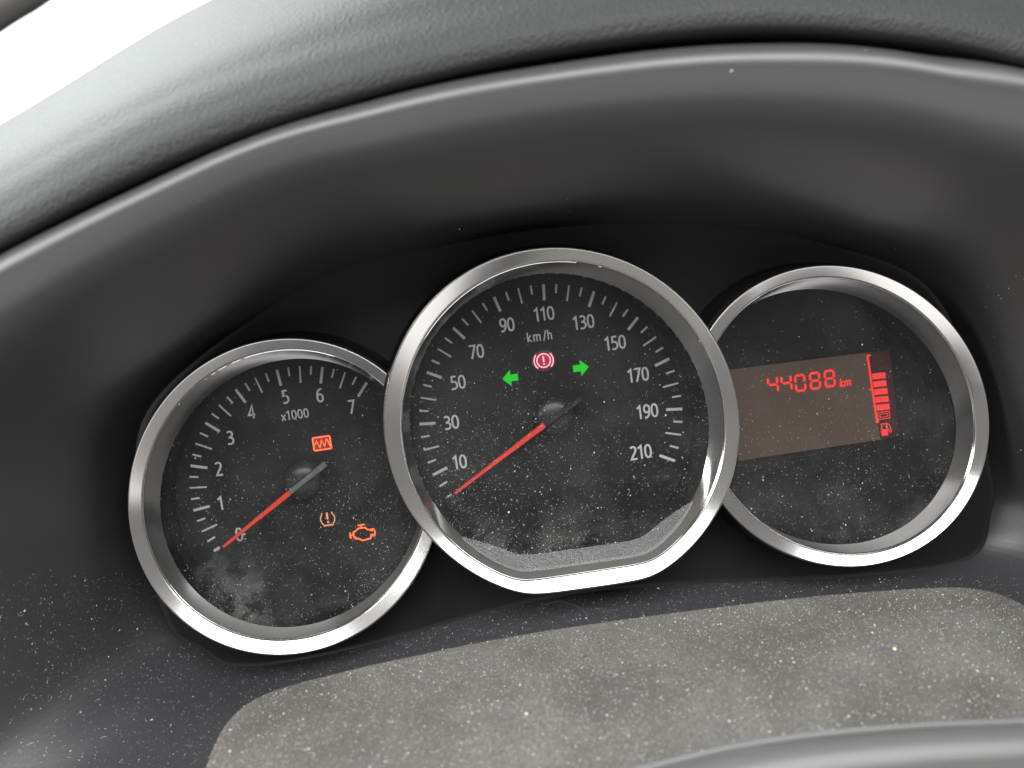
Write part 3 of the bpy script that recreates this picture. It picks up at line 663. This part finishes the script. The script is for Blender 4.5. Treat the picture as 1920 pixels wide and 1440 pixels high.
def lens_dust(S, n, nf, parent, cut, zlo, zhi, label):
    vs, fs = [], []; L = S['p']; c = sum(L, Vector())/len(L); nrm = Vector((0, -1, 0)); got = 0
    R0 = max((v-c).length for v in L)
    clusters = [(random.uniform(-1, 1)*R0*.8, random.uniform(-1, .3)*R0*.9, random.uniform(.1, .3)*R0) for _ in range(9)]
    while got < n+nf:
        if random.random() < .35:
            k_ = random.choice(clusters); x, z = random.gauss(k_[0], k_[2]), random.gauss(k_[1], k_[2])
        else: x, z = random.uniform(-R0, R0), random.uniform(-R0, R0)
        u = (z+R0)/(2*R0)
        if random.random() > zlo+(zhi-zlo)*max(0, u)**0.8: continue
        v = Vector((c.x+x, S['lensY']-0.00003, c.z+z))
        if not inside_loop(v, L) or (cut and inside_speed(v, 1.0)): continue
        if got < n: grain(vs, fs, v, nrm, 0.000095*math.exp(random.gauss(0, .55)))
        else: fibre(vs, fs, v, nrm, random.uniform(.0004, .0016), random.uniform(.00002, .00005))
        got += 1
    o = mesh('dust', vs, fs, M['dust'], parent, False); o['kind'] = 'stuff'
    return o
lens_dust(SS, 5200, 700, speed, False, 1.0, .07, '')
lens_dust(ST, 3600, 420, tach, True, 1.0, .05, '')
lens_dust(SF, 2400, 220, fuel, True, 1.0, .10, '')
# grit on the column cover and on the ledge
def surf_dust(obj, n, nf, s0, sig, sel, mat, name, label, cat):
    me = obj.data; tris = []; tot = 0; cum = []
    for p in me.polygons:
        c = p.center
        wgt = sel(c, p.normal)
        if wgt > 0: tot += p.area*wgt; tris.append(p); cum.append(tot)
    import bisect
    vs, fs = [], []
    for g_ in range(n+nf):
        p = tris[min(len(tris)-1, bisect.bisect(cum, random.random()*tot))]
        q = [me.vertices[i].co for i in p.vertices]; u, v = random.random(), random.random()
        pt = q[0].lerp(q[1], u).lerp(q[3].lerp(q[2], u), v)
        nn = p.normal.copy()
        if nn.dot(CAM-pt) < 0: nn = -nn
        if g_ < n: grain(vs, fs, pt, nn, s0*math.exp(random.gauss(0, sig)), .6)
        else: fibre(vs, fs, pt, nn, random.uniform(.0005, .0025), random.uniform(.00003, .00006))
    o = mesh(name, vs, fs, M[mat], None, False); prop(o, label, cat, kind='stuff'); return o
CW = Matrix((xc, yc, zc)).transposed()
def to_px(v):
    r = v-CAM; q = xc*r.x+yc*r.y+zc*r.z
    return (960+F*q.x/q.z, 720+F*q.y/q.z) if q.z > 0 else (-999, -999)
def sel_cover(c, n):
    x, y = to_px(c); return 1.0 if (-100 < x < 2000 and 1080 < y < 1520) else 0
surf_dust(cover, 60000, 900, 0.00014, .45, sel_cover, 'grit', 'grit', 'pale grit and lint scattered over the column cover', 'dust')
def sel_floor(c, n):
    x, y = to_px(c)
    ey = 1500
    for (xa, ya), (xb, yb) in zip(edge[2:14], edge[3:15]):
        if xa <= x <= xb: ey = ya+(yb-ya)*(x-xa)/(xb-xa)+25
    if not (-60 < x < 2000 and 1080 < y < ey): return (0.10 if (1800 < x < 2000 and 500 < y <= 1080) else (0.012 if (0 < x < 1920 and 60 < y < 500) else 0))
    return 1.6 if x > 600 else 1.3
surf_dust(shroud, 7000, 700, 0.00010, .55, sel_floor, 'dust', 'dust', 'fine white dust on the dark ledge below the rings', 'dust')
# one curled hair on the ledge
hp = spline([at(x, y, Y_) for x, y, Y_ in ((1010, 1143, 0.006), (1025, 1132, 0.004), (1050, 1128, 0.003), (1078, 1135, 0.001), (1098, 1150, -0.002), (1103, 1166, -0.006))], 8)
rows = []
for i, p in enumerate(hp):
    d = (hp[min(i+1, len(hp)-1)]-hp[max(i-1, 0)]).normalized(); n1 = d.orthogonal().normalized(); n2 = d.cross(n1)
    rows.append([p+(n1*math.cos(t)+n2*math.sin(t))*0.000028 for t in (0, 1.57, 3.14, 4.71)])
hr = grid('hair', rows, M['hair'], None, True); prop(hr, 'single curled hair lying on the ledge under the speedometer', 'hair')
